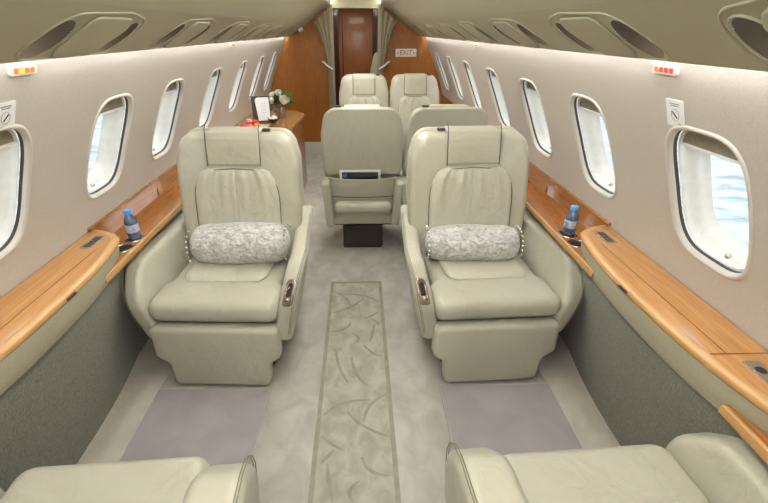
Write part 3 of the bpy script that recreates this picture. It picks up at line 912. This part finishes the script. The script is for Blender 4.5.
ARM_FRONT = [(.235, -.318), (.30, -.330), (.40, -.344), (.47, -.340), (.53, -.315), (.575, -.275), (.598, -.22)]
def arm_front(z):
    for (z0, y0), (z1, y1) in zip(ARM_FRONT, ARM_FRONT[1:]):
        if z <= z1: return y0 + (y1 - y0) * (z - z0) / (z1 - z0)
    return ARM_FRONT[-1][1]
def seat_control(t, side):
    # recline lever plate let into the curved front of the aisle arm
    zc = .513
    def F(u, v, w):
        z = zc + v
        return (side * (.330 + (z - .42) * .20) + u, arm_front(z) - w - .0015, z - max(0, v) * .1)
    p = puff('recline_control', rp([(-.022, -.052, .021), (.022, -.052, .021), (.022, -.02, 0), (.022, .02, 0), (.022, .052, .021), (-.022, .052, .021), (-.022, .02, 0), (-.022, -.02, 0)], 8), -.008, .006, .003, M['chrome_pink'], t, fn=F)
    puff('control_slot', rp([(-.0105, -.01, .004), (.0105, -.01, .004), (.0105, .02, 0), (.0105, .043, .010), (-.0105, .043, .010), (-.0105, .02, 0)], 8), .0055, .0085, .0006, M['black'], p, fn=F)
    bm = bmesh.new(); bmesh.ops.create_icosphere(bm, subdivisions=2, radius=.0135, matrix=Matrix.Translation(F(0, -.026, .006)) @ Matrix.Diagonal((1, .6, 1, 1)))
    from_bm('control_lever', bm, M['metal'], p)

wide = make_seat('wide'); near = make_seat('near'); slim = make_seat('slim')
def place(proto, x, y, rz, label, group, first=False, z=0):
    o = proto if first else copy_tree(proto)
    o.location = (x, y, z); o.rotation_euler = (0, 0, rz); o['label'] = label; o['group'] = group
    return o
G1 = 'wide cream leather club seats'; G2 = 'slim paired cream leather seats'
sL = place(wide, -.612, 1.865, math.radians(-2.5), 'wide cream leather seat facing the camera on the left, silver pillow on it', G1, True)
seats = []
sR = place(wide, .638, 1.862, math.radians(2.5), 'wide cream leather seat facing the camera on the right, silver pillow on it', G1)
nL = place(near, -.638, .445, PI + math.radians(3), 'cream leather seat cut off at the bottom left corner, facing away', G1, True)
nR = place(near, .682, .455, PI + math.radians(3), 'cream leather seat cut off at the bottom right corner, facing away', G1)
for o, dy in ((nL, .035), (nR, -.022)):
    for ch in o.children:
        if ch.name.startswith('armrest'): ch.location.y += dy
BACK = ('backrest', 'headrest', 'headrest_button', 'lumbar_pad', 'rear_shell', 'rear_pocket', 'pocket_hem', 'pocket_seam', 'rear_lower_panel')
for o, dx in ((sL, .022), (sR, -.034)):
    for ch in o.children:
        if ch.name.split('.')[0] in BACK: ch.location.x += dx
        if ch.name.startswith('headrest_button') and dx < 0: ch.location.x -= .30
seat_control(sL, 1); seat_control(sR, -1)
a1 = place(slim, .052, 3.0, PI, 'cream leather seat seen from behind with tablet in its rear pocket', G2, True)
a2 = place(slim, .595, 3.0, PI, 'cream leather seat seen from behind, hidden by right facing seat', G2)
a3 = place(slim, .085, 4.52, 0, 'farthest cream leather seat facing the camera, next to the doorway', G2)
a4 = place(slim, .625, 4.52, 0, 'farthest cream leather seat facing the camera, next to the right wall', G2)
for q in (a1, a2, a3, a4): pass

# headrest-side straps? none.  tablet in the rear pocket
TA = math.radians(15)
t = thing('tablet', 'white framed tablet with dark screen tucked in the seat rear pocket', 'tablet', (.035, 3.0 - (.085 + .07 * math.sin(TA) + .094 * math.cos(TA)), .43 + .07 * math.cos(TA) - .008))
t.rotation_euler = (TA, 0, 0)
puff('tablet_body', rp([(-.14, 0, .012), (.14, 0, .012), (.14, .208, .012), (-.14, .208, .012)]), 0, .008, .003, M['white'], t, fn=lambda u, v, w: (u, -w, v))
puff('tablet_screen', rp([(-.122, .016, .002), (.122, .016, .002), (.122, .193, .002), (-.122, .193, .002)]), .008, .0088, .0003, M['screen'], t, fn=lambda u, v, w: (u, -w, v))
for i, x in enumerate((-.112, -.098)):
    puff('screen_icon', rp([(x, .155, .001), (x + .009, .155, .001), (x + .009, .184, .001), (x, .184, .001)]), .0088, .0093, .0002, M['blue'], t, fn=lambda u, v, w: (u, -w, v))

# pillows
def pillow(loc, rz, label, L=.235, R=.083, tilt=0):
    t = thing('bolster_pillow', label, 'pillow', loc, rz)
    NS, NA = 48, 40
    rnd = random.Random(int(L * 1000))
    ph = [rnd.uniform(0, 6) for _ in range(6)]
    def f(a, b):
        s = (a * 2 - 1)
        e = abs(s)
        r = R * (1 - e ** 9) ** .5 * (1 - .10 * e ** 2)
        if e > .93: r = min(r, R * .9 * math.sqrt(max(0, 1 - ((e - .93) / .07) ** 2)))
        th = 2 * PI * b
        wr = 1 + .018 * math.sin(3 * th + ph[0] + 5 * s) + .012 * math.sin(7 * th + 9 * s + ph[1]) + .02 * math.sin(11 * s + ph[2] + math.sin(2 * th)) * e ** 2
        z = math.sin(th) * r * wr; y = math.cos(th) * r * wr * 1.03
        if z < -R * .80: z = -R * .80 + (z + R * .80) * .3
        return (s * L, y, z + R * .84 + s * tilt)
    grid('pillow_cover', NS, NA, f, M['sil'], t)
    for s in (-1, 1):
        bm = bmesh.new()
        for k in range(22):
            th = 2 * PI * k / 22
            if math.sin(th) < -.75: continue
            bmesh.ops.create_icosphere(bm, subdivisions=1, radius=.0062, matrix=Matrix.Translation((s * (L * .955), math.cos(th) * R * .93, math.sin(th) * R * .90 + R * .84 + s * tilt)))
        from_bm('bead_trim', bm, M['bead'], t)
    return t
pillow((-.568, 1.908, .480), math.radians(-2), 'silver crushed velvet bolster pillow lying on the left facing seat', .247, .106, .006)
pillow((.602, 1.908, .478), math.radians(-1), 'silver crushed velvet bolster pillow lying on the right facing seat', .240, .094)

# ------------------------------------------------------------------ credenza on the left
t = thing('credenza', 'honey wood side cabinet along the left wall behind the left seat', 'cabinet', (0, 0, 0))
ct = [(-1.12, 3.45), (-.60, 3.45), (-.585, 3.6), (-.545, 4.40), (-.545, 4.62), (-.66, 4.82), (-1.12, 4.82)]
puff('cabinet_top', ct, .712, .742, .006, M['ledge'], t)
cb = [(-1.12, 3.47), (-.62, 3.47), (-.60, 3.6), (-.565, 4.40), (-.565, 4.61), (-.67, 4.79), (-1.12, 4.79)]
puff('cabinet_body', cb, .0, .712, .003, M['bulk'], t)
for i, (yy, y2) in enumerate(((3.62, 4.0), (4.02, 4.38))):
    def FD(u, v, w): 
        x = -.600 + (u - 3.6) / .8 * .035
        return (x + w, u, v)
    dd = puff('cabinet_door', rp([(yy, .10, .004), (y2, .10, .004), (y2, .69, .004), (yy, .69, .004)]), -.002, .010, .002, M['bulk'], t, fn=FD)
    tube('door_handle', [FD(y2 - .03, .52, .016), FD(y2 - .03, .60, .016)], .004, M['metal'], dd)

# flower vase
vx, vy, vz = -.745, 4.40, .742
t = thing('flower_vase', 'small silver vase of white roses on the wood cabinet', 'vase', (vx, vy, vz))
lathe('vase_body', [(0, 0), (.036, 0), (.040, .01), (.044, .06), (.050, .105), (.047, .105), (.040, .06), (.036, .01)], M['vase'], t, 28)
bm = bmesh.new(); rnd = random.Random(3)
for k in range(320):
    a = rnd.uniform(0, 2 * PI); el = rnd.uniform(-.15, 1.2); R_ = rnd.uniform(.045, .118)
    c = Vector((math.cos(a) * math.cos(el) * R_ * 1.15, math.sin(a) * math.cos(el) * R_, .135 + math.sin(el) * R_ * .85))
    d = Vector((math.cos(a) * math.cos(el), math.sin(a) * math.cos(el), math.sin(el) + .2)).normalized()
    sd = d.cross(Vector((rnd.uniform(-1, 1), rnd.uniform(-1, 1), rnd.uniform(-1, 1)))).normalized()
    l = rnd.uniform(.024, .042); w = l * .32; up = d.cross(sd) * .004
    v = [bm.verts.new(c - d * l * .3), bm.verts.new(c + sd * w + d * l * .2 + up), bm.verts.new(c + d * l), bm.verts.new(c - sd * w + d * l * .2 + up)]
    bm.faces.new(v)
fo = from_bm('foliage', bm, M['green'], t, smooth=False, normals=False); fo['kind'] = 'stuff'
bm = bmesh.new()
for k in range(7):
    a = 2 * PI * k / 7; tube_bm(bm, [(math.cos(a) * .01, math.sin(a) * .01, .02), (math.cos(a) * .03, math.sin(a) * .03, .10), (math.cos(a) * .055, math.sin(a) * .05, .15)], .002, 5)
from_bm('stems', bm, M['green'], t)
def rose(dx, dy, dz, r, label):
    t = thing('white_rose', label, 'flower', (vx + dx, vy + dy, vz + dz), group='white roses in the silver vase')
    t.rotation_euler = (math.radians(38), 0, math.atan2(dx, -dy + .001))
    bm = bmesh.new()
    for ly, (rr, n_, h, op) in enumerate(((1.0, 6, .80, .10), (.80, 5, .95, -.10), (.55, 4, 1.0, -.25), (.30, 3, 1.05, -.3))):
        for k in range(n_):
            a0 = 2 * PI * (k + ly * .4) / n_; wd = 2 * PI / n_ * .72
            def f(a, b, a0=a0, wd=wd, rr=rr, h=h, op=op):
                th = a0 + (a - .5) * 2 * wd * (1 - .25 * b * b); q = rr * r * (.35 + .65 * math.sin(b * PI / 2)) * (1 + op * b ** 3)
                zz = r * h * (1.35 * b - .35) + r * .12 * math.cos((a - .5) * PI) * b
                return (q * math.cos(th), q * math.sin(th), zz)
            grid('', 6, 5, f, None, bm=bm)
    from_bm('rose_bloom', bm, M['petal'], t, normals=False, ang=70)
    return t
rose(-.078, -.062, .150, .044, 'large white rose at the lower left of the vase bouquet')
rose(.042, -.078, .155, .048, 'large white rose at the right front of the vase bouquet')
rose(-.005, -.04, .222, .034, 'small white rose at the top of the vase bouquet')
rose(-.070, -.02, .205, .032, 'white rose behind on the upper left of the bouquet')

# menu folder
t = thing('menu_folder', 'open dark brown folder showing a white page, standing on cabinet', 'folder', (-.885, 4.14, .742), math.radians(8))
t.rotation_euler = (math.radians(-12), 0, math.radians(14))
puff('folder_cover', rp([(-.085, 0, .004), (.085, 0, .004), (.085, .235, .004), (-.085, .235, .004)]), 0, .012, .003, M['brown'], t, fn=lambda u, v, w: (u, -w, v))
pg = puff('white_page', rp([(-.035, .015, .002), (.075, .015, .002), (.075, .222, .002), (-.055, .222, .03)]), .012, .0135, .0004, M['paper'], t, fn=lambda u, v, w: (u, -w, v))
for i in range(5): box('printed_line', .0, .04, -.0142, -.0136, .085 + i * .02, .0865 + i * .02, M['ink'], pg)

# snack bowl
bx, by_ = -.775, 4.10
t = thing('snack_bowl', 'small dark bowl of white sweets on cabinet before the vase', 'bowl', (bx, by_, .742))
lathe('bowl_body', [(0, .002), (.02, 0), (.028, .006), (.048, .03), (.056, .044), (.053, .044), (.044, .03), (.02, .01), (0, .01)], M['brown'], t, 28)
for i, (dx, dy, dz) in enumerate(((-.026, -.012, .040), (.0, -.028, .042), (.026, -.01, .040), (-.012, .02, .042), (.016, .022, .043), (.0, -.003, .058))):
    bm = bmesh.new(); bmesh.ops.create_icosphere(bm, subdivisions=2, radius=.0165, matrix=Matrix.Diagonal((1.05, 1, .9, 1)))
    o = from_bm('white_sweet', bm, M['petal']); o.location = (bx + dx, by_ + dy, .742 + dz)
    tag(o, 'round white sweet in the small dark bowl on the cabinet', 'sweet', 'white sweets in the dark bowl')

# fruit plate
px_, py_ = -.90, 3.72
t = tag(lathe('fruit_plate', [(0, .004), (.07, .002), (.08, .0), (.11, .012), (.14, .02), (.14, .023), (.11, .016), (.07, .008), (0, .008)], M['white'], None, 36), 'white plate heaped with mixed fruit near end of the cabinet', 'plate')
t.location = (px_, py_, .742)
def fruit(name, mkey, dx, dy, dz, r, lab, sq=(1, 1, 1), stem=False):
    def prof():
        out = []
        for i in range(13):
            a = -PI / 2 + PI * i / 12
            out.append((r * math.cos(a) * (1 + .05 * math.sin(a)), r * math.sin(a) * (1 - .16 * math.exp(-((a - PI / 2) / .5) ** 2))))
        out[0] = (0, -r * .97); out[-1] = (0, r * .8)
        return out
    tt = thing(name, lab, 'fruit', (px_ + dx, py_ + dy, .742 + dz), group='fruit on the white plate')
    tt.rotation_euler = (dx * 4, dy * 4, dx * 20)
    lathe('fruit_body', [(a, b) for a, b in prof()], M[mkey], tt, 20, fn=lambda x, y, z: (x * sq[0], y * sq[1], z * sq[2]))
    tube('fruit_stem', [(0, 0, r * .72), (0, .001, r * .95), (.003, .002, r * 1.1)], .0018, M['brown'], tt, 5)
fruit('apple', 'fr_red', -.055, -.02, .045, .034, 'red apple on the fruit plate, left of the peach')
fruit('peach', 'fr_pk', .000, -.055, .045, .033, 'pink peach at the front middle of the fruit plate')
fruit('orange', 'fr_or', .060, -.02, .043, .034, 'orange on the right of the fruit plate beside the lime')
fruit('pear', 'fr_ye', -.02, .035, .062, .032, 'yellow pear standing up at the left of the fruit plate', (1, 1, 1.45))
fruit('apple', 'fr_red', .035, .035, .066, .032, 'red apple on top of the fruit pile, right of the pear')
fruit('lime', 'fr_gr', .098, -.045, .040, .025, 'green lime at the right edge of the fruit plate', (1, 1, 1.2))
fruit('plum', 'fr_pk', -.010, -.012, .085, .024, 'small pink plum in the middle on top of the fruit pile')
fruit('kiwi', 'fr_gr', -.095, .03, .040, .024, 'green kiwi at the left edge of the fruit plate')

# cream seat back glimpsed beyond the doorway
t = thing('crew_seat', 'cream folding crew seat glimpsed through the doorway on the right', 'seat', (.34, 6.65, 0))
puff('backrest', rp([(-.13, .5, .05), (.13, .5, .05), (.14, 1.0, .08), (.06, 1.24, .07), (-.08, 1.24, .07), (-.14, 1.0, .08)]), -.04, .04, .02, M['leather'], t, .006, lambda u, v, w: (u, -w, v))
box('seat_base', -.14, .14, -.25, .05, 0, .45, M['leather'], t, r=.03)

# ------------------------------------------------------------------ outside ground
def ground():
    m = mat('frosty_apron', srgb(138, 152, 160), .8, noise=(1.1, srgb(205, 212, 216), 10, (1, 2.2, 1), .8))
    o = box('ground', -60, 60, -60, 60, -1.6, -1.5, m); struct(o)
ground()

# ------------------------------------------------------------------ lights / world
w = bpy.data.worlds.new('World'); scn.world = w; w.use_nodes = True
bg = w.node_tree.nodes['Background']; bg.inputs[0].default_value = (.90, .96, 1.0, 1); bg.inputs[1].default_value = 1.7

# ------------------------------------------------------------------ camera
f = 420.0
cam = bpy.data.cameras.new('Camera'); co = bpy.data.objects.new('Camera', cam); C.objects.link(co)
cam.sensor_width = 36; cam.lens = f / 768 * 36; cam.shift_x = .01888; cam.clip_start = .02
th = math.radians(27.806); ps = math.radians(1.327)
co.location = (.035, 0, 1.52); co.rotation_euler = (PI / 2 - th, 0, -ps)
scn.camera = co
vs_ = scn.view_settings; vs_.view_transform = 'Standard'; vs_.look = 'None'; vs_.gamma = 1; vs_.use_curve_mapping = False
vs_.exposure = .38
